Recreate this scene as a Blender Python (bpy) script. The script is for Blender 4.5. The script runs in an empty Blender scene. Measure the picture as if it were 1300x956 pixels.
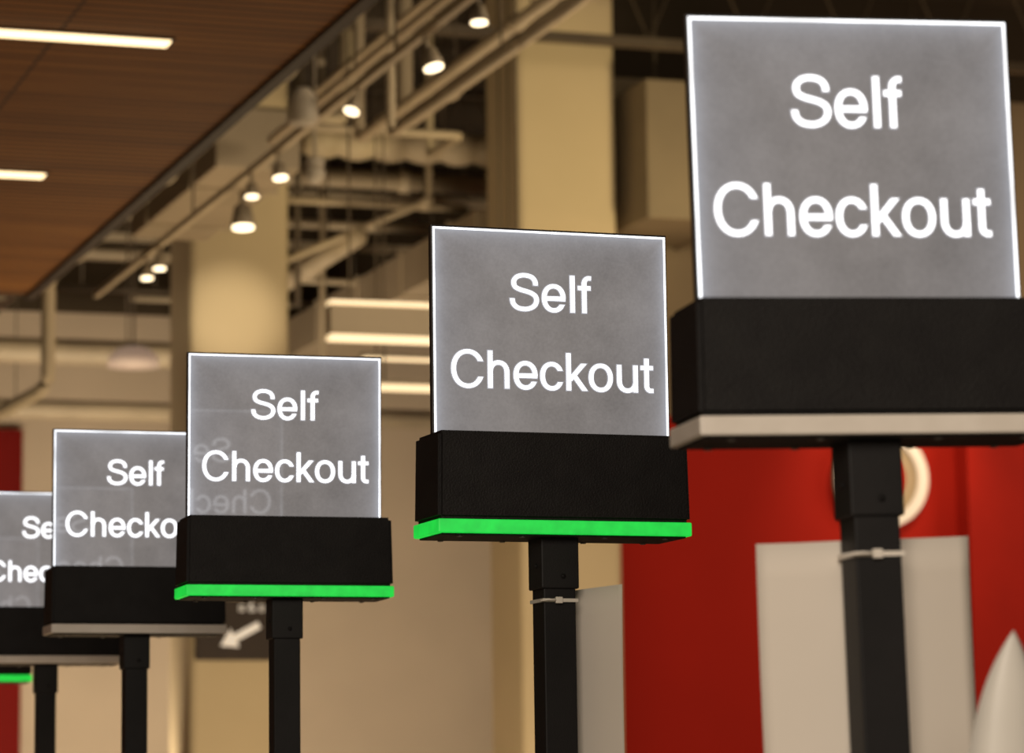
import bpy, bmesh, math, random
from mathutils import Vector, Matrix
random.seed(7)
scene = bpy.context.scene
col = scene.collection
scene.view_settings.view_transform = 'Standard'

# ------------------------------------------------------------------ materials
def new_mat(name):
    m = bpy.data.materials.new(name); m.use_nodes = True
    nt = m.node_tree
    return m, nt, nt.nodes['Principled BSDF']

def surf(name, c1, c2=None, scale=6.0, rough=0.6, metal=0.0, bump=0.0, bscale=60, stretch=(1,1,1), spec=0.5):
    m, nt, b = new_mat(name)
    if c2 is None: c2 = tuple(x*0.85 for x in c1)
    tc = nt.nodes.new('ShaderNodeTexCoord')
    mp = nt.nodes.new('ShaderNodeMapping'); mp.inputs['Scale'].default_value = stretch
    nt.links.new(tc.outputs['Object'], mp.inputs['Vector'])
    n = nt.nodes.new('ShaderNodeTexNoise'); n.inputs['Scale'].default_value = scale; n.inputs['Detail'].default_value = 4
    nt.links.new(mp.outputs[0], n.inputs['Vector'])
    r = nt.nodes.new('ShaderNodeValToRGB')
    r.color_ramp.elements[0].position = .35; r.color_ramp.elements[1].position = .68
    r.color_ramp.elements[0].color = (*c1, 1); r.color_ramp.elements[1].color = (*c2, 1)
    nt.links.new(n.outputs['Fac'], r.inputs['Fac'])
    nt.links.new(r.outputs['Color'], b.inputs['Base Color'])
    b.inputs['Roughness'].default_value = rough; b.inputs['Metallic'].default_value = metal
    b.inputs['Specular IOR Level'].default_value = spec
    if bump:
        n2 = nt.nodes.new('ShaderNodeTexNoise'); n2.inputs['Scale'].default_value = bscale
        nt.links.new(tc.outputs['Object'], n2.inputs['Vector'])
        bp = nt.nodes.new('ShaderNodeBump'); bp.inputs['Strength'].default_value = bump; bp.inputs['Distance'].default_value = .002
        nt.links.new(n2.outputs['Fac'], bp.inputs['Height']); nt.links.new(bp.outputs[0], b.inputs['Normal'])
    return m

def glow(name, c, s, base=(.8,.8,.8), nscale=0, amt=.2):
    m, nt, b = new_mat(name)
    b.inputs['Base Color'].default_value = (*base, 1)
    b.inputs['Emission Color'].default_value = (*c, 1)
    b.inputs['Emission Strength'].default_value = s
    if nscale:
        tc = nt.nodes.new('ShaderNodeTexCoord'); n = nt.nodes.new('ShaderNodeTexNoise')
        n.inputs['Scale'].default_value = nscale
        nt.links.new(tc.outputs['Object'], n.inputs['Vector'])
        mr = nt.nodes.new('ShaderNodeMapRange'); mr.inputs[1].default_value=.3; mr.inputs[2].default_value=.7
        mr.inputs[3].default_value = s*(1-amt); mr.inputs[4].default_value = s*(1+amt)
        nt.links.new(n.outputs['Fac'], mr.inputs[0]); nt.links.new(mr.outputs[0], b.inputs['Emission Strength'])
    return m

GW, GH, GT = .350, .289, .012       # acrylic panel width, height, thickness
GZ0 = 2.012                          # where the panel leaves the housing

def math_node(nt, op, a, b=None, c=None):
    n = nt.nodes.new('ShaderNodeMath'); n.operation = op
    for i, v in enumerate((a, b, c)):
        if v is None: continue
        if isinstance(v, (int, float)): n.inputs[i].default_value = v
        else: nt.links.new(v, n.inputs[i])
    return n.outputs[0]

def screen_mat():
    m, nt, b = new_mat('edge_lit_acrylic')
    tc = nt.nodes.new('ShaderNodeTexCoord'); sp = nt.nodes.new('ShaderNodeSeparateXYZ')
    nt.links.new(tc.outputs['Object'], sp.inputs[0])
    ax = math_node(nt, 'ABSOLUTE', sp.outputs[0])
    dx = math_node(nt, 'SUBTRACT', GW/2, ax)
    dz = math_node(nt, 'SUBTRACT', GZ0+GH, sp.outputs[2])
    d = math_node(nt, 'MINIMUM', dx, dz)
    e = math_node(nt, 'EXPONENT', math_node(nt, 'MULTIPLY', d, -110.0))
    e2 = math_node(nt, 'EXPONENT', math_node(nt, 'MULTIPLY', d, -16.0))
    n = nt.nodes.new('ShaderNodeTexNoise'); n.inputs['Scale'].default_value = 7; n.inputs['Detail'].default_value = 8
    n.inputs['Roughness'].default_value = .68
    nt.links.new(tc.outputs['Object'], n.inputs['Vector'])
    n3 = nt.nodes.new('ShaderNodeTexNoise'); n3.inputs['Scale'].default_value = 260; n3.inputs['Detail'].default_value = 3
    nt.links.new(tc.outputs['Object'], n3.inputs['Vector'])
    base = math_node(nt, 'MULTIPLY_ADD', n.outputs['Fac'], .22, .068)
    base = math_node(nt, 'MULTIPLY_ADD', n3.outputs['Fac'], .06, base)
    s = math_node(nt, 'MULTIPLY_ADD', e, .32, base)
    s = math_node(nt, 'MULTIPLY_ADD', e2, .03, s)
    mix = nt.nodes.new('ShaderNodeMix'); mix.data_type = 'RGBA'
    nt.links.new(math_node(nt, 'MINIMUM', math_node(nt,'ADD',e,math_node(nt,'MULTIPLY',e2,.5)), 1.0), mix.inputs[0])
    mix.inputs[6].default_value = (1.0, .905, .86, 1); mix.inputs[7].default_value = (.88, .9, 1.0, 1)
    nt.links.new(mix.outputs[2], b.inputs['Emission Color'])
    nt.links.new(s, b.inputs['Emission Strength'])
    b.inputs['Base Color'].default_value = (.04,.04,.04,1)
    b.inputs['Roughness'].default_value = .03
    b.inputs['Coat Weight'].default_value = 1.0; b.inputs['Coat Roughness'].default_value = .02; b.inputs['Coat IOR'].default_value = 1.5
    return m

M_screen = screen_mat()
M_letter = glow('lit_lettering', (.95,.96,1.0), 1.8)
M_halo = glow('lettering_halo_glow', (.88,.89,1.0), .42, (.1,.1,.1))  # dim emission imitating the soft glow around the letters
M_edge = glow('lit_edge', (.9,.94,1.0), 1.6, nscale=14, amt=.4)
M_black = surf('black_plastic', (.008,.0065,.0065), (.012,.0105,.010), 30, .6, bump=.5, bscale=400, spec=.25)
M_pole = surf('black_powder_coat', (.011,.010,.010), (.017,.015,.015), 12, .55, bump=.2, bscale=500, spec=.25)
M_dark_edge = surf('dark_edge', (.02,.018,.017), None, 20, .4)
M_green = glow('green_diffuser', (.005,.66,.052), .88, (.05,.3,.1), 50, .14)
M_white_strip = surf('frosted_white_diffuser', (.88,.80,.71), (.8,.72,.63), 25, .4)
M_screw = surf('screw_steel', (.25,.24,.22), None, 20, .4, .8)
M_paper = surf('white_paper', (.86,.77,.67), (.80,.72,.62), 3, .8)
M_tie = surf('nylon_tie', (.9,.82,.72), None, 20, .45)
M_beige = surf('beige_paint', (.52,.45,.36), (.46,.4,.32), .8, .8)
M_column = surf('cream_column_paint', (.60,.50,.33), (.54,.45,.29), .9, .7)
M_red = surf('red_paint', (.40,.013,.006), (.32,.010,.005), 1.2, .8, spec=.2)
M_red_dark = surf('deep_red_paint', (.20,.006,.004), (.16,.005,.003), 1.2, .8, spec=.2)
M_dark_ceiling = surf('dark_ceiling_paint', (.06,.044,.027), (.04,.03,.019), 1.5, .9)
M_floor = surf('polished_concrete', (.4,.36,.3), (.33,.3,.25), 1.5, .3)
M_pipe = surf('painted_pipe', (.52,.44,.31), (.44,.37,.26), 3, .5)
M_pipe_dark = surf('dark_steel_pipe', (.12,.095,.065), (.09,.07,.05), 3, .5, .3)
M_duct = surf('painted_duct', (.42,.35,.25), (.36,.30,.21), 2, .6)
M_duct_dark = surf('taupe_duct', (.25,.20,.13), (.2,.16,.105), 1.5, .7)
M_fixture = surf('white_fixture', (.5,.45,.37), None, 5, .45)
M_can = surf('spot_can_paint', (.32,.27,.20), None, 5, .5)
M_lamp = glow('warm_lamp', (1.0,.80,.50), 3.2)
M_linear = glow('warm_linear', (1.0,.74,.40), 2.4)
M_linear2 = glow('warm_linear_soft', (1.0,.72,.38), 1.0)
M_brown = surf('dark_brown_panel', (.02,.012,.009), (.03,.018,.013), 4, .6)
M_arrow_emissive = glow('emissive_print', (1,.88,.74), .28)  # emission added to brighten the arrow and its letters
M_white = surf('white_plastic', (.85,.80,.72), None, 4, .4)
M_dome = glow('opal_dome', (1.0,.68,.50), .20, (.6,.5,.42))

def wood_mat():
    m, nt, b = new_mat('slatted_wood')
    tc = nt.nodes.new('ShaderNodeTexCoord'); sp = nt.nodes.new('ShaderNodeSeparateXYZ')
    nt.links.new(tc.outputs['Object'], sp.inputs[0])
    q = math_node(nt, 'DIVIDE', sp.outputs[1], .085)
    fr = math_node(nt, 'FRACT', q)
    gap = math_node(nt, 'LESS_THAN', fr, .3)
    seam = math_node(nt, 'LESS_THAN', math_node(nt, 'FRACT', math_node(nt,'DIVIDE', math_node(nt,'ADD',sp.outputs[0],.47), 2.44)), .005)
    g = math_node(nt, 'MAXIMUM', gap, seam)
    cell = math_node(nt, 'FLOOR', q)
    wn = nt.nodes.new('ShaderNodeTexWhiteNoise'); wn.noise_dimensions = '1D'
    nt.links.new(cell, wn.inputs['W'])
    mp = nt.nodes.new('ShaderNodeMapping'); mp.inputs['Scale'].default_value = (1.2, 14, 1)
    nt.links.new(tc.outputs['Object'], mp.inputs['Vector'])
    n = nt.nodes.new('ShaderNodeTexNoise'); n.inputs['Scale'].default_value = 2.0; n.inputs['Detail'].default_value = 5
    nt.links.new(mp.outputs[0], n.inputs['Vector'])
    f = math_node(nt, 'MULTIPLY_ADD', wn.outputs['Value'], .35, math_node(nt,'MULTIPLY', n.outputs['Fac'], .75))
    r = nt.nodes.new('ShaderNodeValToRGB')
    r.color_ramp.elements[0].color = (.16,.062,.014,1); r.color_ramp.elements[1].color = (.36,.155,.036,1)
    r.color_ramp.elements[0].position=.2; r.color_ramp.elements[1].position=.8
    nt.links.new(f, r.inputs['Fac'])
    mx = nt.nodes.new('ShaderNodeMix'); mx.data_type='RGBA'
    nt.links.new(g, mx.inputs[0]); nt.links.new(r.outputs['Color'], mx.inputs[6]); mx.inputs[7].default_value=(.05,.018,.005,1)
    nt.links.new(mx.outputs[2], b.inputs['Base Color'])
    b.inputs['Roughness'].default_value=.65; b.inputs['Specular IOR Level'].default_value=.25
    bp = nt.nodes.new('ShaderNodeBump'); bp.inputs['Strength'].default_value=.5; bp.inputs['Distance'].default_value=.01
    nt.links.new(math_node(nt,'SUBTRACT',1.0,g), bp.inputs['Height']); nt.links.new(bp.outputs[0], b.inputs['Normal'])
    return m
M_wood = wood_mat()

def split_wall(name, bands):
    # bands: [(colour, z_from), ...] painted bands from the floor up
    m, nt, b = new_mat(name)
    tc = nt.nodes.new('ShaderNodeTexCoord'); sp = nt.nodes.new('ShaderNodeSeparateXYZ')
    nt.links.new(tc.outputs['Object'], sp.inputs[0])
    n = nt.nodes.new('ShaderNodeTexNoise'); n.inputs['Scale'].default_value=1.3
    nt.links.new(tc.outputs['Object'], n.inputs['Vector'])
    prev=None
    for c,z in bands:
        if prev is None:
            rgb=nt.nodes.new('ShaderNodeRGB'); rgb.outputs[0].default_value=(*c,1); prev=rgb.outputs[0]; continue
        k = math_node(nt,'GREATER_THAN', sp.outputs[2], z)
        mx = nt.nodes.new('ShaderNodeMix'); mx.data_type='RGBA'
        nt.links.new(k, mx.inputs[0]); nt.links.new(prev, mx.inputs[6]); mx.inputs[7].default_value=(*c,1)
        prev=mx.outputs[2]
    mr = nt.nodes.new('ShaderNodeMapRange'); mr.inputs[3].default_value=.82; mr.inputs[4].default_value=1.05
    nt.links.new(n.outputs['Fac'], mr.inputs[0])
    vm = nt.nodes.new('ShaderNodeVectorMath'); vm.operation='SCALE'
    nt.links.new(prev, vm.inputs[0]); nt.links.new(mr.outputs[0], vm.inputs['Scale'])
    nt.links.new(vm.outputs[0], b.inputs['Base Color']); b.inputs['Roughness'].default_value=.8
    b.inputs['Specular IOR Level'].default_value=.2
    return m
M_wall_back = split_wall('beige_wall_dark_above', [((.60,.50,.38),0),((.07,.052,.032),5.75)])
M_wall_red = split_wall('red_wall_beige_above', [((.40,.013,.006),0),((.26,.21,.14),4.15),((.04,.03,.02),6.5)])

# ------------------------------------------------------------------ mesh helpers
def link(o, parent=None):
    col.objects.link(o)
    if parent is not None: o.parent = parent
    return o
def mesh_obj(name, verts, faces, mat, parent=None, smooth=False):
    me = bpy.data.meshes.new(name); me.from_pydata([tuple(v) for v in verts], [], faces); me.update()
    me.materials.append(mat)
    if smooth:
        for p in me.polygons: p.use_smooth = True
    return link(bpy.data.objects.new(name, me), parent)
def bm_obj(name, bm, mat, parent=None, smooth=False):
    me = bpy.data.meshes.new(name); bmesh.ops.recalc_face_normals(bm, faces=bm.faces); bm.to_mesh(me); bm.free()
    me.materials.append(mat)
    if smooth:
        for p in me.polygons: p.use_smooth = True
    return link(bpy.data.objects.new(name, me), parent)
def add_box(bm, x0,x1,y0,y1,z0,z1, bevel=0.0, seg=2):
    r = bmesh.ops.create_cube(bm, size=1.0)
    vs = r['verts']
    for v in vs:
        v.co = Vector((x0+(v.co.x+.5)*(x1-x0), y0+(v.co.y+.5)*(y1-y0), z0+(v.co.z+.5)*(z1-z0)))
    if bevel:
        es = list({e for v in vs for e in v.link_edges})
        bmesh.ops.bevel(bm, geom=es, offset=bevel, segments=seg, affect='EDGES', profile=.5)
def box(name, x0,x1,y0,y1,z0,z1, mat, parent=None, bevel=0.0, seg=2):
    bm = bmesh.new(); add_box(bm,x0,x1,y0,y1,z0,z1,bevel,seg); return bm_obj(name,bm,mat,parent)
def add_tube(bm, pts, r, seg=14, cap=True):
    pts = [Vector(p) for p in pts]; rings=[]
    for i,p in enumerate(pts):
        if i==0: t = pts[1]-p
        elif i==len(pts)-1: t = p-pts[i-1]
        else: t = (pts[i+1]-p).normalized()+(p-pts[i-1]).normalized()
        t.normalize()
        up = Vector((0,0,1)) if abs(t.z)<.9 else Vector((1,0,0))
        a = t.cross(up).normalized(); b = t.cross(a).normalized()
        rr = r[i] if isinstance(r,(list,tuple)) else r
        rings.append([bm.verts.new(p+a*rr*math.cos(k*2*math.pi/seg)+b*rr*math.sin(k*2*math.pi/seg)) for k in range(seg)])
    for i in range(len(rings)-1):
        for k in range(seg):
            bm.faces.new((rings[i][k],rings[i][(k+1)%seg],rings[i+1][(k+1)%seg],rings[i+1][k]))
    if cap:
        bm.faces.new(rings[0]); bm.faces.new(rings[-1])
def tube(name, pts, r, mat, parent=None, seg=14):
    bm = bmesh.new(); add_tube(bm,pts,r,seg); return bm_obj(name,bm,mat,parent,True)
def rounded_path(pts, rad, n=6):
    pts=[Vector(p) for p in pts]; out=[pts[0]]
    for i in range(1,len(pts)-1):
        a=(pts[i-1]-pts[i]).normalized()*rad; b=(pts[i+1]-pts[i]).normalized()*rad
        for k in range(n+1):
            t=k/n; out.append(pts[i]+a*(1-t)**2+b*t**2)
    out.append(pts[-1]); return out
def tag(o, label, category, group=None, kind=None):
    o['label']=label; o['category']=category
    if group: o['group']=group
    if kind: o['kind']=kind
    return o
def empty(name, loc=(0,0,0)):
    o=bpy.data.objects.new(name,None); o.location=loc; o.empty_display_size=.1; return link(o)

# ------------------------------------------------------------------ lettering (grotesque strokes, thinner horizontals, level-cut ends)
SW=.086
def arc(cx,cy,rx,ry,a0,a1,n=28,e=2.15):
    out=[]
    for i in range(n+1):
        t=math.radians(a0+(a1-a0)*i/n); c,s=math.cos(t),math.sin(t)
        out.append((cx+rx*math.copysign(abs(c)**(2/e),c), cy+ry*math.copysign(abs(s)**(2/e),s)))
    return out
def spline(p, n=8):
    out=[]; q=[p[0]]+p+[p[-1]]
    for i in range(1,len(q)-2):
        for k in range(n):
            t=k/n
            out.append(tuple(.5*((2*q[i][j])+(-q[i-1][j]+q[i+1][j])*t+(2*q[i-1][j]-5*q[i][j]+4*q[i+1][j]-q[i+2][j])*t*t+(-q[i-1][j]+3*q[i][j]-3*q[i+1][j]+q[i+2][j])*t**3) for j in (0,1)))
    out.append(p[-1]); return out
G={
'S':(.667,[spline([(.570,.505),(.558,.585),(.49,.66),(.35,.693),(.21,.668),(.135,.60),(.122,.525),(.155,.455),(.25,.410),(.36,.382),(.47,.350),(.56,.292),(.588,.205),(.55,.11),(.46,.05),(.34,.027),(.2,.05),(.11,.125),(.086,.225)])]),
'C':(.722,[arc(.375,.358,.288,.336,27,333,48,2.1)]),
'e':(.556,[[(.085,.255),(.472,.255)]+arc(.276,.262,.197,.238,3,330,44)]),
'l':(.222,[[(.111,0),(.111,.72)]]),
'f':(.278,[[(.135,0),(.135,.57)]+arc(.235,.575,.1,.112,175,95,12,2)+[(.275,.685)],[(.01,.487),(.265,.487)]]),
'h':(.556,[[(.11,0),(.11,.72)],arc(.281,.31,.170,.186,172,0,20)+[(.451,0)]]),
'c':(.5,[arc(.262,.262,.193,.238,28,332,36)]),
'k':(.5,[[(.11,0),(.11,.72)],[(.12,.185),(.425,.524)],[(.215,.30),(.44,0)]]),
'o':(.556,['closed']+[arc(.278,.262,.202,.238,0,360,44)[:-1]]),
'u':(.556,[[(.11,.524)]+arc(.280,.212,.170,.186,180,352,20),[(.451,0),(.451,.524)]]),
't':(.278,[[(.13,.665),(.13,.12)]+arc(.215,.125,.085,.090,185,268,10,2)+[(.262,.036)],[(.01,.487),(.262,.487)]]),
's':(.5,[spline([(.43,.37),(.40,.45),(.25,.487),(.11,.455),(.085,.375),(.14,.30),(.25,.265),(.38,.225),(.425,.15),(.37,.06),(.24,.035),(.11,.065),(.065,.16)])]),
'&':(.667,[spline([(.62,.0),(.45,.2),(.25,.45),(.2,.58),(.29,.685),(.39,.6),(.33,.47),(.17,.35),(.09,.2),(.16,.06),(.3,.035),(.45,.1),(.56,.32)])]),
' ':(.278,[]),
}
def ribbon(bm, pts, closed, w, fn, level=False):
    n=len(pts); L=[];R=[]
    for i in range(n):
        p=Vector(pts[i]+(0,))
        a=Vector(pts[(i-1)%n]+(0,)) if (closed or i>0) else None
        b=Vector(pts[(i+1)%n]+(0,)) if (closed or i<n-1) else None
        d1=(p-a).normalized() if a is not None else (b-p).normalized()
        d2=(b-p).normalized() if b is not None else d1
        t=(d1+d2)
        if t.length<1e-4: t=d1
        t.normalize(); nn=Vector((-t.y,t.x,0)); c=max(.6,nn.dot(Vector((-d1.y,d1.x,0))))
        ww=w*(1-.13*t.x*t.x)
        if level and not closed and i in (0,n-1) and abs(t.y)>.55:
            nn=Vector((-math.copysign(1,t.y),0,0)); c=abs(t.y)
        L.append(p+nn*ww/2/c); R.append(p-nn*ww/2/c)
    f=[[bm.verts.new(fn(v.x,v.y,dz)) for v in side] for dz in (0,1) for side in (L,R)]
    m=n if closed else n-1
    for i in range(m):
        j=(i+1)%n
        bm.faces.new((f[2][i],f[3][i],f[3][j],f[2][j])); bm.faces.new((f[0][i],f[0][j],f[1][j],f[1][i]))
        bm.faces.new((f[0][i],f[2][i],f[2][j],f[0][j])); bm.faces.new((f[1][i],f[1][j],f[3][j],f[3][i]))
    if not closed:
        for i in (0,n-1): bm.faces.new((f[0][i],f[1][i],f[3][i],f[2][i]))
def text_into(bm, s, em, cx, base, plane, w=SW, grow=0.0):
    tot=sum(G[c][0] for c in s); x=-tot/2
    for c in s:
        adv,st=G[c]; cl=False
        for q in st:
            if q=='closed': cl=True; continue
            pts=[Vector((p[0]+x,p[1])) for p in q]
            if grow and not cl:
                pts[0]=pts[0]+(pts[0]-pts[1]).normalized()*grow
                pts[-1]=pts[-1]+(pts[-1]-pts[-2]).normalized()*grow
            ribbon(bm,[(p.x,p.y) for p in pts],cl,w+2*grow,lambda X,Y,D:plane(cx+X*em,base+Y*em,D),c in 'SCecsk'); cl=False
        x+=adv

# ------------------------------------------------------------------ self-checkout signs
BW,BD,BT=.368,.112,2.010
def build_sign(strip_mat, dz=0.0, BB=1.889, ST=1.870, sx_panel=1.0, tx=0.0, tz=0.0):
    root=empty('self_checkout_sign')
    ups=[]
    box('base_plate',-.11,.11,-.11,.11,0,.035,M_pole,root,.004)
    ups.append(box('pole',-.0235,.0235,-.0235,.0235,.03,1.80,M_pole,root,.002))
    col_=box('pole_collar',-.0275,.0275,-.0275,.0275,1.798,ST+.0005,M_pole,root,.002); ups.append(col_)
    tube('collar_screw',[(-.0272,-.006,1.83),(-.0292,-.006,1.83)],.0035,M_black,col_,12)
    tube('collar_screw',[(.004,-.0272,1.815),(.004,-.0292,1.815)],.0035,M_black,col_,12)
    bm=bmesh.new(); add_box(bm,-BW/2,BW/2,-BD/2,BD/2,BB,BT)
    for v in bm.verts:
        if v.co.z>2.0: v.co.x*=.988; v.co.y*=.97
    bmesh.ops.bevel(bm,geom=list(bm.edges),offset=.005,segments=4,affect='EDGES')
    ups.append(bm_obj('housing',bm,M_black,root))
    bm=bmesh.new(); add_box(bm,-BW/2-.0008,BW/2+.0008,-BD/2-.0008,BD/2+.0008,ST,BB,.002,2)
    ups.append(bm_obj('status_light_strip',bm,strip_mat,root))
    bp=box('underside_plate',-BW/2+.006,BW/2-.006,-BD/2+.006,BD/2-.006,ST-.0025,ST+.003,M_black,root,.001); ups.append(bp)
    for sx in (-.15,-.06,.06,.15):
        for sy in (-.042,.042):
            tube('screw',[(sx,sy,ST-.0042),(sx,sy,ST-.002)],.004,M_screw,bp,10)
    panel=box('display_panel',-GW/2,GW/2,-GT/2,GT/2,1.96,GZ0+GH,M_dark_edge,root,.0008); ups.append(panel)
    panel.scale.x=sx_panel
    for s in (-1,1):
        y=s*(GT/2+.0004)
        z1=GZ0+GH-.003
        ew=.0027
        x0,x1=-GW/2+.0022,GW/2-.0022
        mesh_obj('screen_face',[(x0,y,2.0),(x1,y,2.0),(x1,y,z1),(x0,y,z1)],[(0,1,2,3)] if s<0 else [(3,2,1,0)],M_screen,panel)
        bm=bmesh.new()
        ya,yb=sorted((y,y+s*.0012))
        pts=[(x0,2.0),(x0,z1),(x1,z1),(x1,2.0),(x1-ew,2.0),(x1-ew,z1-ew),(x0+ew,z1-ew),(x0+ew,2.0)]
        A=[bm.verts.new((px,ya,pz)) for px,pz in pts]; B=[bm.verts.new((px,yb,pz)) for px,pz in pts]
        for q in ((0,1,6,7),(1,2,5,6),(2,3,4,5)):
            bm.faces.new([A[i] for i in q]); bm.faces.new([B[i] for i in q])
        for i in range(8): bm.faces.new((A[i],A[(i+1)%8],B[(i+1)%8],B[i]))
        bm_obj('edge_light',bm,M_edge,panel)
        for word,cx,bz in (('Self',-.002+tx,GZ0+GH*.600+tz),('Checkout',.0005+tx,GZ0+GH*.220+tz)):
            bm=bmesh.new()
            text_into(bm,word,.0716,cx,bz,(lambda X,Z,D:(X*(-s),y+s*(.0006+.001*D),Z)))
            bm_obj('lettering',bm,M_letter,panel)
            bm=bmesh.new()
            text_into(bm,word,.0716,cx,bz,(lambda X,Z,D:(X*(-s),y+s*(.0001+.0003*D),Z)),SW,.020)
            bm_obj('lettering_halo',bm,M_halo,panel)  # wider ribbon painting the letters' glow, not a part of the sign
    for o in ups: o.location.z=dz
    return root

def copy_tree(src, parent=None):
    o=src.copy(); col.objects.link(o)
    if parent is not None:
        o.parent=parent; o.matrix_parent_inverse=src.matrix_parent_inverse.copy()
    for ch in list(src.children): copy_tree(ch,o)
    return o

near=build_sign(M_white_strip,-.019,1.894,1.875,.962,-.005,.003); green=build_sign(M_green); white=build_sign(M_white_strip)
specs=[('n',1.367,2.875,-6,-.022,"black-housed self checkout sign, unlit white strip, paper tied to pole"),
       ('g',1.457,4.19,1,-.002,"black-housed self checkout sign with green status strip, paper on pole"),
       ('g',1.400,5.48,-2.0,0,"black-housed self checkout sign with glowing green status strip"),
       ('w',1.378,6.66,-1.0,0,"black-housed self checkout sign with unlit white strip"),
       ('w',1.430,8.0,-2,0,"black-housed self checkout sign with unlit white strip"),
       ('g',1.40,9.12,-4,0,"black-housed self checkout sign with glowing green status strip")]
srcs={'n':near,'g':green,'w':white}; used=set(); signs=[]
for kind,x,y,yaw,lean,lab in specs:
    o=copy_tree(srcs[kind]) if kind in used else srcs[kind]
    used.add(kind); signs.append((o,x,y,yaw,lean,lab))
for i,(o,x,y,yaw,lean,lab) in enumerate(signs):
    o.location=(x,y,0); o.rotation_euler=(0,lean,math.radians(yaw))
    tag(o,lab,'sign','row of self checkout signs')
    if i==2:                       # this panel sits slightly tipped forward in its slot
        for ch in o.children:
            if ch.name.startswith('display_panel'):
                ch.rotation_euler.x=.024; ch.location.y=.024*2.0

# ------------------------------------------------------------------ paper sheets and cable ties on the poles
def sheet(name, poly, z0, z1, sag, loc, yaw, label, lean=0):
    n=len(poly); rows=8; v=[];f=[]
    for r in range(rows+1):
        for i,(x,y,dz) in enumerate(poly):
            t=r/rows
            v.append((x,y+sag*math.sin(t*math.pi),z0+(z1+dz-z0)*t))
    for r in range(rows):
        for i in range(n-1):
            a=r*n+i; f.append((a,a+1,a+n+1,a+n))
    o=mesh_obj(name,v,f,M_paper,None,True)
    s=o.modifiers.new('thickness','SOLIDIFY'); s.thickness=.0006
    o.location=loc; o.rotation_euler=(0,lean,yaw)
    tag(o,label,'paper','paper sheets tied to poles'); return o
n=18
poly=[]
for i in range(n+1):
    t=-1+2*i/n; x=t*.110+.010
    poly.append((x,.0275+.018*abs(t)**1.6-.004*(1-abs(t)),.003*t*t-.004*(t<0)*abs(t)))
sheet('paper_sheet',poly,1.48,1.760,.004,(1.363,2.875,0),math.radians(-8),"blank white paper sheet held behind a black pole",-.022)
poly=[(.026+.056*t,.030-.10*t+.03*t*t,.006*t) for t in [i/12 for i in range(13)]]
sheet('paper_sheet',poly,1.51,1.798,.003,(1.457,4.19,0),math.radians(1),"curled white paper sheet sticking out beside a black pole")

def tie(loc,yaw,z,lean,tail):
    r=empty('cable_tie',loc); r.rotation_euler=(0,lean,yaw)
    bm=bmesh.new(); h=.0245; w=.0024
    I=[(-h,-h),(h,-h),(h,h),(-h,h)]; O=[(a*1.06,b*1.06) for a,b in I]
    vi=[[bm.verts.new((x,y,z+s*w)) for x,y in P] for s in (-1,1) for P in (I,O)]
    for k in range(4):
        j=(k+1)%4
        bm.faces.new((vi[0][k],vi[0][j],vi[1][j],vi[1][k])); bm.faces.new((vi[2][k],vi[2][j],vi[3][j],vi[3][k]))
        bm.faces.new((vi[1][k],vi[1][j],vi[3][j],vi[3][k])); bm.faces.new((vi[0][k],vi[0][j],vi[2][j],vi[2][k]))
    bm_obj('strap',bm,M_tie,r)
    box('locking_head',-.008,.002,-h-.006,-h-.001,z-.0045,z+.0045,M_tie,r,.001)
    tube('tail',[(-.006,-h-.004,z),(-.02,-h-.006,z+.0006),(tail,-h-.003,z-.001)],[.0018,.0018,.0012],M_tie,r,8)
    tag(r,"white nylon cable tie strapped around a black pole",'cable tie','cable ties')
tie((1.367,2.875,0),math.radians(-6),1.742,-.022,-.040)
tie((1.457,4.19,0),math.radians(1),1.782,-.002,-.03)

# pointed white panel on a slim stand
r=empty('pointed_display',(1.333,2.60,0))
v=[];f=[];N=40
for k in range(N+1):
    t=(k/N)**.4; z=1.0+.652*t; half=.055*(1-math.exp(-(1-t)/.11))+.0006
    for s in (-2,-1,0,1,2): v.append((s/2*half*(.9 if s<0 else 1.0),.005*(s*s)*min(1,half*20)-.01,z))
for k in range(N):
    for i in range(4): a=k*5+i; f.append((a,a+1,a+6,a+5))
p=mesh_obj('pointed_panel',v,f,M_white,r,True); p.modifiers.new('t','SOLIDIFY').thickness=.002
tube('stand',[(0,.02,.0),(0,.02,1.05)],.014,M_white,r)
tube('base',[(0,.02,.0),(0,.02,.02)],.1,M_white,r,24)
tag(r,"white pointed plastic panel standing beside the checkout signs",'display')

# ------------------------------------------------------------------ setting
CZ=7.2
def struct(o): o['kind']='structure'; return o
struct(box('floor',-6,20,-4,27.2,-.1,0,M_floor))
struct(box('wall_back',-6,20,27,27.2,0,CZ,M_wall_back))
struct(box('wall_right',7.35,20,20.4,20.6,0,CZ,M_wall_red))
struct(box('ceiling',-6,20,3,27.2,CZ,CZ+.1,M_dark_ceiling))
struct(box('wall_left',-6.2,-6,-4,27.2,0,CZ,M_beige))
struct(box('ceiling',-6,2.85,3,16.6,4.2,4.32,M_wood))
struct(box('trim_1',-6,4.6,26.9,27.0,0,4.72,M_red_dark))
struct(box('trim_2',2.85,2.9,3,16.65,4.18,4.42,M_brown))
struct(box('trim_3',-6,2.85,16.6,16.7,4.2,CZ,M_dark_ceiling))
struct(box('trim_4',10.08,20,20.2,20.4,0,4.15,M_red))

def column(x,y,a,label):
    r=empty('column',(x+a/2,y+a/2,0)); h=a/2
    box('shaft',-h,h,-h,h,0,CZ,M_column,r,.06,6)
    box('plinth',-h-.02,h+.02,-h-.02,h+.02,0,.25,M_beige,r,.01)
    tag(r,label,'column','store columns'); return r
column(6.62,19.7,.70,"square cream painted column with a lit yellow face")
column(4.72,21,.69,"square cream painted column with a spotlit patch and arrow sign")

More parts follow.
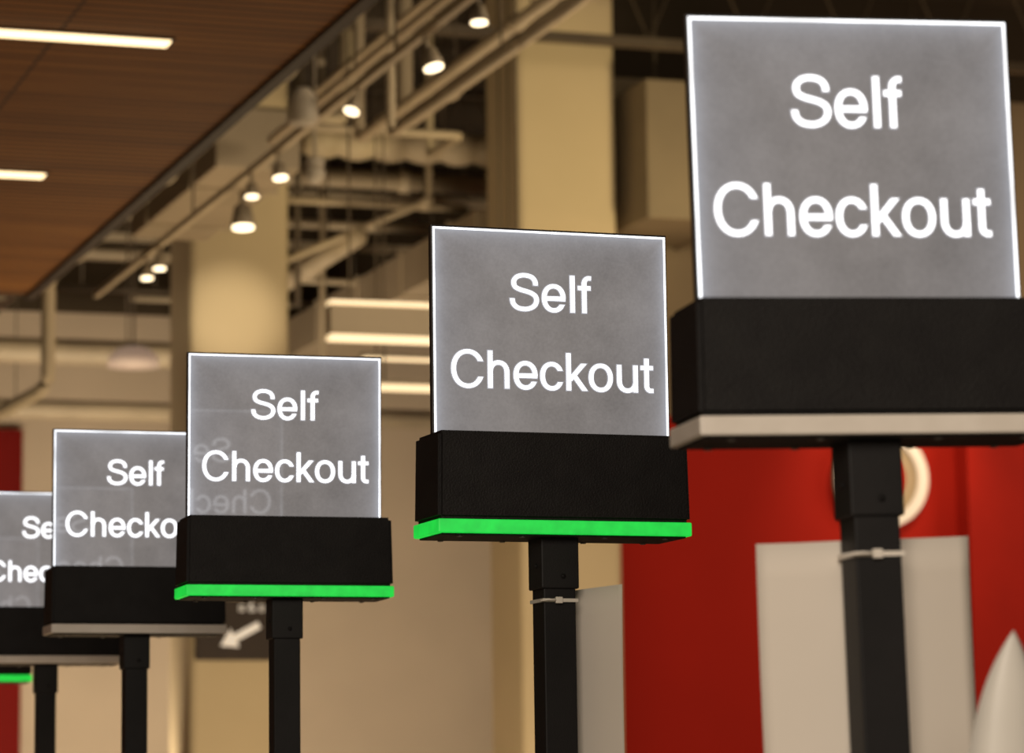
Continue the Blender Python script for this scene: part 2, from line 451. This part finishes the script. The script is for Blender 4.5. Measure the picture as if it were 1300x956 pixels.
# arrow sign
r=empty('direction_sign',(5.06,20.985,2.7))
box('panel',-.31,.24,-.02,.012,-.20,.20,M_brown,r,.004)
bm=bmesh.new()
ang=math.radians(208); ca,sa=math.cos(ang),math.sin(ang)
ar=[(-.15,-.024),(.04,-.024),(.04,-.068),(.15,0),(.04,.068),(.04,.024),(-.15,.024)]
vs=[[bm.verts.new((x*ca-z*sa-.01,y,x*sa+z*ca-.035)) for x,z in ar] for y in (-.021,-.026)]
for a in vs: bm.faces.new(a)
for i in range(7): bm.faces.new((vs[0][i],vs[0][(i+1)%7],vs[1][(i+1)%7],vs[1][i]))
bm_obj('arrow',bm,M_arrow_emissive,r)
bm=bmesh.new(); text_into(bm,'s & s',.08,.07,.125,lambda X,Z,D:(X,-.021-.002*D,Z),.1); bm_obj('lettering',bm,M_arrow_emissive,r)
tag(r,"dark brown sign with a pale arrow mounted on a column",'sign')

# round wall emblem
r=empty('round_wall_emblem',(9.48,20.34,3.75))
def disc(name,R0,R1,y0,y1,mat):
    bm=bmesh.new(); n=64; ring=[]
    for R,y in ((R0,y0),(R1,y0),(R1,y1),(R0,y1)):
        ring.append([bm.verts.new((R*math.cos(2*math.pi*k/n),y,R*math.sin(2*math.pi*k/n))) for k in range(n)])
    for i in range(4):
        for k in range(n):
            bm.faces.new((ring[i][k],ring[i][(k+1)%n],ring[(i+1)%4][(k+1)%n],ring[(i+1)%4][k]))
    return bm_obj(name,bm,mat,r)
disc('backing',.002,.345,.0,.055,M_duct)
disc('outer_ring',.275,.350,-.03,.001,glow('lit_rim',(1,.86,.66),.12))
disc('red_ring',.11,.175,-.02,.001,M_red)
disc('red_centre',.002,.06,-.02,.001,M_red)
tag(r,"round white emblem with red rings on the red wall",'wall emblem')

# ------------------------------------------------------------------ ceiling lights in wood
def strip_light(x0,x1,y,z,label):
    r=empty('linear_light',((x0+x1)/2,y,z)); h=(x1-x0)/2
    box('trim_frame',-h-.012,h+.012,-.055,.055,-.004,.006,M_brown,r)
    box('diffuser',-h,h,-.042,.042,-.012,.002,M_linear,r,.003)
    tag(r,label,'ceiling light','linear lights in wood ceiling')
strip_light(1.10,2.37,10.90,4.196,"warm linear light recessed in slatted wood ceiling")
strip_light(1.10,2.37,13.38,4.196,"warm linear light recessed in slatted wood ceiling")

# hanging light box and slim lights
r=empty('hanging_light_box',(5.06,16.5,4.0)); h=.6
box('fixture_body',-h,h,-.05,.05,.03,.19,M_duct,r,.006)
box('lower_diffuser',-h,h,-.055,.045,.0,.03,M_linear2,r,.004)
box('upper_diffuser',-h,h,-.055,.045,.19,.215,M_linear2,r,.004)
for s in (-1,1): tube('suspension_rod',[(s*h*.8,0,.2),(s*h*.8,0,CZ-4.0)],.006,M_pipe_dark,r,8)
tag(r,"cream light box with warm glowing top and bottom edges",'hanging light')
def pendant_linear(x0,x1,y,z,label,dh=.03):
    r=empty('hanging_linear_light',((x0+x1)/2,y,z)); h=(x1-x0)/2
    box('fixture_body',-h,h,-.04,.04,.0,.03,M_can,r,.004)
    box('diffuser',-h+.01,h-.01,-.04,.04,-dh,.001,M_linear2,r,.004)
    for s in (-1,1): tube('suspension_rod',[(s*h*.8,0,.02),(s*h*.8,0,CZ-z)],.006,M_pipe_dark,r,8)
    tag(r,label,'hanging light','hanging linear lights')
pendant_linear(5.45,6.5,19.2,4.14,"slim warm linear light hanging on rods",.035)
pendant_linear(5.5,6.55,19.55,4.36,"slim warm linear light hanging on rods",.012)

# ------------------------------------------------------------------ track with spotlights
TX,TZ=3.88,4.75
r=empty('lighting_track',(TX,0,0))
box('rail',-.018,.018,9,20,TZ,TZ+.035,M_pipe,r)
for y in (10,12.3,13.2,14.6,17.2,19): tube('suspension_rod',[(0,y,TZ+.03),(0,y,CZ)],.007,M_pipe_dark,r,8)
tag(r,"white lighting track hung on thin rods",'lighting track')
def spot_fixture():
    r=empty('track_spotlight')
    tube('stem',[(0,0,.0),(0,0,-.06)],.01,M_can,r,10)
    bm=bmesh.new()
    add_tube(bm,[(0,0,-.05),(0,-.004,-.06),(0,-.010,-.10),(0,-.014,-.13)],[.015,.030,.038,.045],20)
    bm_obj('lamp_can',bm,M_can,r,True)
    tube('lens',[(0,-.0138,-.1295),(0,-.0146,-.137)],.038,M_lamp,r,20)
    return r
base=spot_fixture(); first=True
for i,(y,dx,sc,rz,tl) in enumerate([(12.02,0,.9,0,10),(12.76,0,1.1,40,22),(13.80,0,.9,-60,35),(15.3,0,.98,20,10),(15.85,0,.9,0,8),(16.3,.06,1.5,0,5),(18.1,0,.95,0,12),(18.45,0,.95,0,12)]):
    o=base if first else copy_tree(base); first=False
    o.location=(TX+dx,y,TZ+.001); o.scale=(sc,)*3
    if rz: o.rotation_euler=(math.radians(-tl*.5),0,math.radians(rz))
    tag(o,"small cylindrical track spotlight with warm glowing lens",'spotlight','track spotlights')

# ------------------------------------------------------------------ pipes
def pipe(pts,rad,mat,label,rods=(),cat='pipe',name='ceiling_pipe'):
    r=empty(name,(0,0,0))
    tube('pipe_run',rounded_path(pts,max(rad*2.2,.06)) if len(pts)>2 else pts,rad,mat,r)
    for (x,y,z) in rods:
        tube('hanger_rod',[(x,y,z),(x,y,CZ)],.006,M_pipe_dark,r,8)
    a=Vector(pts[0]); b=Vector(pts[1])
    L=(b-a).length; d=(b-a).normalized(); k=1.3
    while k<L:
        q=a+d*k; tube('coupling',[q-d*.04,q+d*.04],rad*1.25,mat,r); k+=2.4
    tag(r,label,cat,'exposed ceiling pipes')
    return r
pipe([(3.38,9.5,4.68),(3.38,18.9,4.68),(3.38,18.9,4.02),(3.0,19.3,3.82),(3.0,26.8,3.82)],.042,M_pipe,"pale painted pipe running along the ceiling then dropping",[(3.38,y,4.7) for y in (11,13.5,16.2,18)])
pipe([(4.2,9,5.12),(4.2,16.7,5.12)],.026,M_pipe,"thin pale conduit along the ceiling",[(4.2,y,5.12) for y in (12,15)])
pipe([(4.95,11,5.35),(4.95,17.6,5.35),(4.95,17.6,CZ)],.035,M_pipe,"pale painted pipe along the ceiling",[(4.95,y,5.35) for y in (14,16.2)])
pipe([(5.35,11,5.55),(5.35,18.0,5.55),(5.35,18.0,CZ)],.045,M_pipe,"thick pale pipe along the ceiling",[(5.35,y,5.55) for y in (15,17)])
pipe([(4.62,10.5,5.55),(4.62,18.3,5.55)],.022,M_pipe,"thin pale conduit along the ceiling",[(4.62,y,5.55) for y in (13,16.5)])
pipe([(3.62,9,5.0),(3.62,26.8,5.0)],.02,M_pipe_dark,"thin dark conduit along the ceiling",[(3.62,y,5) for y in (12,16,20)])
pipe([(3.12,10,4.95),(3.12,24,4.95)],.045,M_pipe,"pale painted pipe beside the wood ceiling",[(3.12,y,4.95) for y in (13,17,21)])
pipe([(4.5,12,4.9),(4.5,15.4,4.9),(4.5,15.4,5.9),(4.5,18.2,5.9)],.024,M_pipe,"pale stepped conduit near the lighting track",[(4.5,13.6,4.9)])
pipe([(2.95,22.4,6.1),(8,22.4,6.1)],.07,M_pipe,"thick pale pipe crossing below the dark ceiling",[(x,22.4,6.1) for x in (4,5.8,7.6)])
pipe([(2.95,23.2,5.9),(9,23.2,5.9)],.035,M_pipe,"pale pipe crossing below the dark ceiling",[(x,23.2,5.9) for x in (4.5,6.2)])
pipe([(2.95,25.0,5.92),(6.4,25.0,5.92)],.055,M_pipe,"pale pipe crossing below the dark ceiling",[(x,25.0,5.92) for x in (4.8,6.0)])
pipe([(2.95,20.2,6.05),(5.6,20.2,6.05),(5.6,20.2,CZ)],.05,M_pipe,"thick pale pipe crossing below the dark ceiling",[(x,20.2,6.05) for x in (3.6,4.9)])
pipe([(5.3,21.3,5.2),(6.5,21.3,5.75),(6.5,21.3,CZ)],.025,M_pipe,"pale angled conduit below the dark ceiling")
pipe([(0,24.5,5.05),(5.9,24.5,5.05),(5.9,24.5,6.2)],.10,M_pipe,"large pale horizontal pipe near the beige wall",[(x,24.5,5.05) for x in (3.8,5.0)])
pipe([(0,25.5,4.72),(9,25.5,4.72)],.08,M_pipe,"pale horizontal pipe near the beige wall",[(x,25.5,4.72) for x in (4.3,6)])
pipe([(2.95,19.6,5.85),(6.2,19.6,5.85),(6.2,20.3,5.85),(6.2,20.3,CZ)],.028,M_pipe,"pale conduit crossing and turning up",[(x,19.6,5.85) for x in (4.5,5.8)])
pipe([(6.15,22.9,3.4),(6.15,22.9,CZ)],.022,M_pipe,"vertical pale conduit below the dark ceiling")
pipe([(5.75,22.9,4.6),(5.75,22.9,CZ)],.02,M_pipe,"vertical pale conduit below the dark ceiling")
pipe([(5.62,21.6,5.0),(5.62,21.6,CZ)],.022,M_pipe_dark,"vertical dark conduit below the dark ceiling")
pipe([(5.95,21.2,5.45),(5.95,26.6,5.45)],.07,M_pipe,"thick pale pipe running toward the beige wall",[(5.95,y,5.45) for y in (22,25.6)])
for x,y,z in ((5.9,21.4,5.72),(6.35,23.7,5.55),(5.2,24.8,5.6),(6.0,25.8,5.7)):
    pipe([(x-.7,y,z),(x+.9,y,z)],.025,M_pipe_dark if x<5.5 else M_pipe,"short thin conduit run below the dark ceiling",[(x-.5,y,z),(x+.6,y,z)])

# cable tray
r=empty('cable_tray',(0,0,0))
for sx in (4.02,4.26):
    box('side_rail',sx-.008,sx+.008,19.4,26.6,5.62,5.70,M_pipe,r)
for i in range(18):
    box('rung',4.02,4.26,19.6+i*.4,19.63+i*.4,5.62,5.635,M_pipe,r)
for y in (20.5,24.65):
    tube('hanger_rod',[(4.14,y,5.62),(4.14,y,CZ)],.007,M_pipe_dark,r,8)
tag(r,"pale ladder cable tray below the dark ceiling",'cable tray')

# barrel-shaped duct sections
r=empty('ribbed_duct',(0,0,0))
bm=bmesh.new(); pts=[];rr=[]
for i in range(60):
    x=5.5+i*.035; pts.append((x,20.95,6.05)); rr.append(.09+.03*abs(math.sin(i*.45)))
add_tube(bm,pts,rr,18); bm_obj('duct_body',bm,M_pipe,r,True)
for x in (5.8,6.5,7.3): tube('hanger_rod',[(x,20.95,6.1),(x,20.95,CZ)],.007,M_pipe_dark,r,8)
tag(r,"pale ribbed round duct below the dark ceiling",'duct')

def duct(x0,x1,y0,y1,z0,z1,label,rods,seams='y',mat=None):
    mat=mat or M_duct
    r=empty('rectangular_duct',((x0+x1)/2,(y0+y1)/2,z0)); hx=(x1-x0)/2; hy=(y1-y0)/2; h=z1-z0
    box('duct_body',-hx,hx,-hy,hy,0,h,mat,r,.01)
    L=hy if seams=='y' else hx; k=-L+.6
    while k<L-.2:
        if seams=='y': box('flange',-hx-.02,hx+.02,k-.02,k+.02,-.02,h+.02,mat,r,.004)
        else: box('flange',k-.02,k+.02,-hy-.02,hy+.02,-.02,h+.02,mat,r,.004)
        k+=1.2
    for y,zt in rods:
        for sx in (-.8,.8): tube('hanger_rod',[(sx*hx,y-(y0+y1)/2,h-.01),(sx*hx,y-(y0+y1)/2,zt-z0)],.008,M_pipe_dark,r,8)
    tag(r,label,'duct','rectangular ducts')
duct(6.64,7.28,20.68,26.8,5.26,5.58,"long cream rectangular duct hanging below steel joists",[(21.9,6.25),(24,6.25),(26.2,6.25)])
duct(3.96,4.44,17.0,19.3,5.02,5.36,"cream rectangular duct above the lighting track",[(18.75,6.3)])
duct(7.40,9.8,19.35,20.36,5.32,6.25,"large taupe rectangular duct beside the column",[(19.8,CZ)],'x',M_duct_dark)

# steel joists
def joist(y,z0,z1,label):
    r=empty('steel_joist',(0,y,0))
    box('bottom_chord',2.95,12,-.04,.04,z0,z0+.06,M_pipe_dark if y<19 else M_pipe,r)
    box('top_chord',2.95,12,-.04,.04,z1-.06,z1,M_pipe_dark,r)
    bm=bmesh.new(); x=3.0; up=True; pts=[]
    while x<11.8:
        pts.append((x,0,z0+.05 if up else z1-.05)); x+=.35; up=not up
    add_tube(bm,pts,.014,8)
    bm_obj('web_bar',bm,M_pipe_dark,r)
    tag(r,label,'steel joist','steel roof joists')
for y,z0 in ((18.75,6.3),(21.9,6.25),(24.0,6.25),(26.2,6.25)): joist(y,z0,CZ,"open web steel joist below the dark ceiling")

# speaker and camera, dome lamp
r=empty('pendant_speaker',(3.72,14.2,4.66))
bm=bmesh.new(); add_tube(bm,[(0,0,0),(0,0,.02),(0,0,.12),(0,0,.17)],[.06,.075,.07,.04],20); bm_obj('speaker_body',bm,M_fixture,r,True)
tube('suspension_rod',[(0,0,.16),(0,0,CZ-4.66)],.006,M_pipe_dark,r,8)
tag(r,"grey bucket-shaped pendant speaker hanging on a rod",'speaker')
r=empty('security_camera',(4.15,15.6,4.72))
bm=bmesh.new(); bmesh.ops.create_uvsphere(bm,u_segments=20,v_segments=12,radius=.055); bm_obj('camera_dome',bm,M_fixture,r,True)
tube('mount',[(0,0,.04),(0,0,.08)],.05,M_fixture,r,18)
tube('suspension_rod',[(0,0,.07),(0,0,CZ-4.72)],.008,M_fixture,r,8)
tag(r,"white dome security camera on a drop rod",'security camera')
r=empty('dome_pendant_light',(4.67,22.65,4.69))
bm=bmesh.new(); prof=[(.0,.15),(.06,.145),(.12,.125),(.17,.08),(.19,.0)]
pr=[(z,rd) for rd,z in prof]
add_tube(bm,[(0,0,z) for z,rd in pr],[max(rd,.002) for z,rd in pr],28); bm_obj('lamp_shade',bm,M_dome,r,True)
tube('suspension_rod',[(0,0,.145),(0,0,CZ-4.69)],.008,M_pipe_dark,r,8)
tag(r,"pinkish dome pendant light hanging near the beige wall",'pendant light')

# ------------------------------------------------------------------ lights
def look(o,target):
    d=Vector(target)-o.location; o.rotation_euler=d.to_track_quat('-Z','Y').to_euler()
def area(name,loc,target,size,power,color=(1,.74,.46),sy=None):
    l=bpy.data.lights.new(name,'AREA'); l.energy=power; l.color=color; l.size=size
    if sy: l.shape='RECTANGLE'; l.size_y=sy
    o=bpy.data.objects.new(name,l); o.location=loc; link(o); look(o,target); return o
def spot(name,loc,target,power,angle,blend=.8,color=(1,.76,.45),r=.08):
    l=bpy.data.lights.new(name,'SPOT'); l.energy=power; l.color=color; l.spot_size=math.radians(angle); l.spot_blend=blend; l.shadow_soft_size=r
    o=bpy.data.objects.new(name,l); o.location=loc; link(o); look(o,target); return o
area('house_light',(6.8,11.5,5.2),(4.8,25,3.4),3,150,(1,.77,.50),1.5)
area('low_wall_fill',(4.5,21.5,1.1),(5.2,27,2.9),5,310,(1,.80,.57),.8)  # unseen fill below the view, added to brighten the lower back wall
area('floor_bounce_light',(1,10,.6),(.6,10.5,5),3,42,(1,.68,.38),5)  # unseen upward lamp added in place of floor bounce on the wood
area('duct_bounce_light',(5,17,.8),(5,18.5,6),4,145,(1,.74,.45),5)  # unseen upward lamp added to lighten the ducts and pipes
area('red_wall_wash',(12.8,18,4.6),(11.4,20.5,3.0),2,95,(1,.66,.4),1)
area('sign_fill',(-.8,-1.5,3.4),(1.3,5,2),2.5,160,(1,.87,.72),2)
spot('column_spot',(4.0,16.45,4.40),(4.99,21,4.80),560,11,1.0,(1,.82,.56),.03)
spot('column_spot_b',(9.0,15.0,3.9),(6.95,19.7,5.6),560,34,1.0,(1,.78,.40),.3)
spot('emblem_fill',(9.6,19.0,4.8),(9.56,20.4,3.72),100,62,1.0,(1,.70,.40))  # unseen spot added to give the red wall its glow around the emblem
w=bpy.data.worlds.new('World'); scene.world=w; w.use_nodes=True
w.node_tree.nodes['Background'].inputs[0].default_value=(1,.74,.48,1)
w.node_tree.nodes['Background'].inputs[1].default_value=.08

# ------------------------------------------------------------------ camera
cam=bpy.data.cameras.new('camera'); co=bpy.data.objects.new('camera',cam); link(co)
cam.lens=4080/1300*36; cam.sensor_width=36; cam.clip_end=100
M=Matrix.Translation((0,0,1.5))@Matrix.Rotation(math.radians(-18.43),4,'Z')@Matrix.Rotation(math.radians(97.65),4,'X')@Matrix.Rotation(-.012,4,'Z')
co.matrix_world=M
cam.dof.use_dof=True; cam.dof.focus_distance=4.7; cam.dof.aperture_fstop=7.5
scene.camera=co
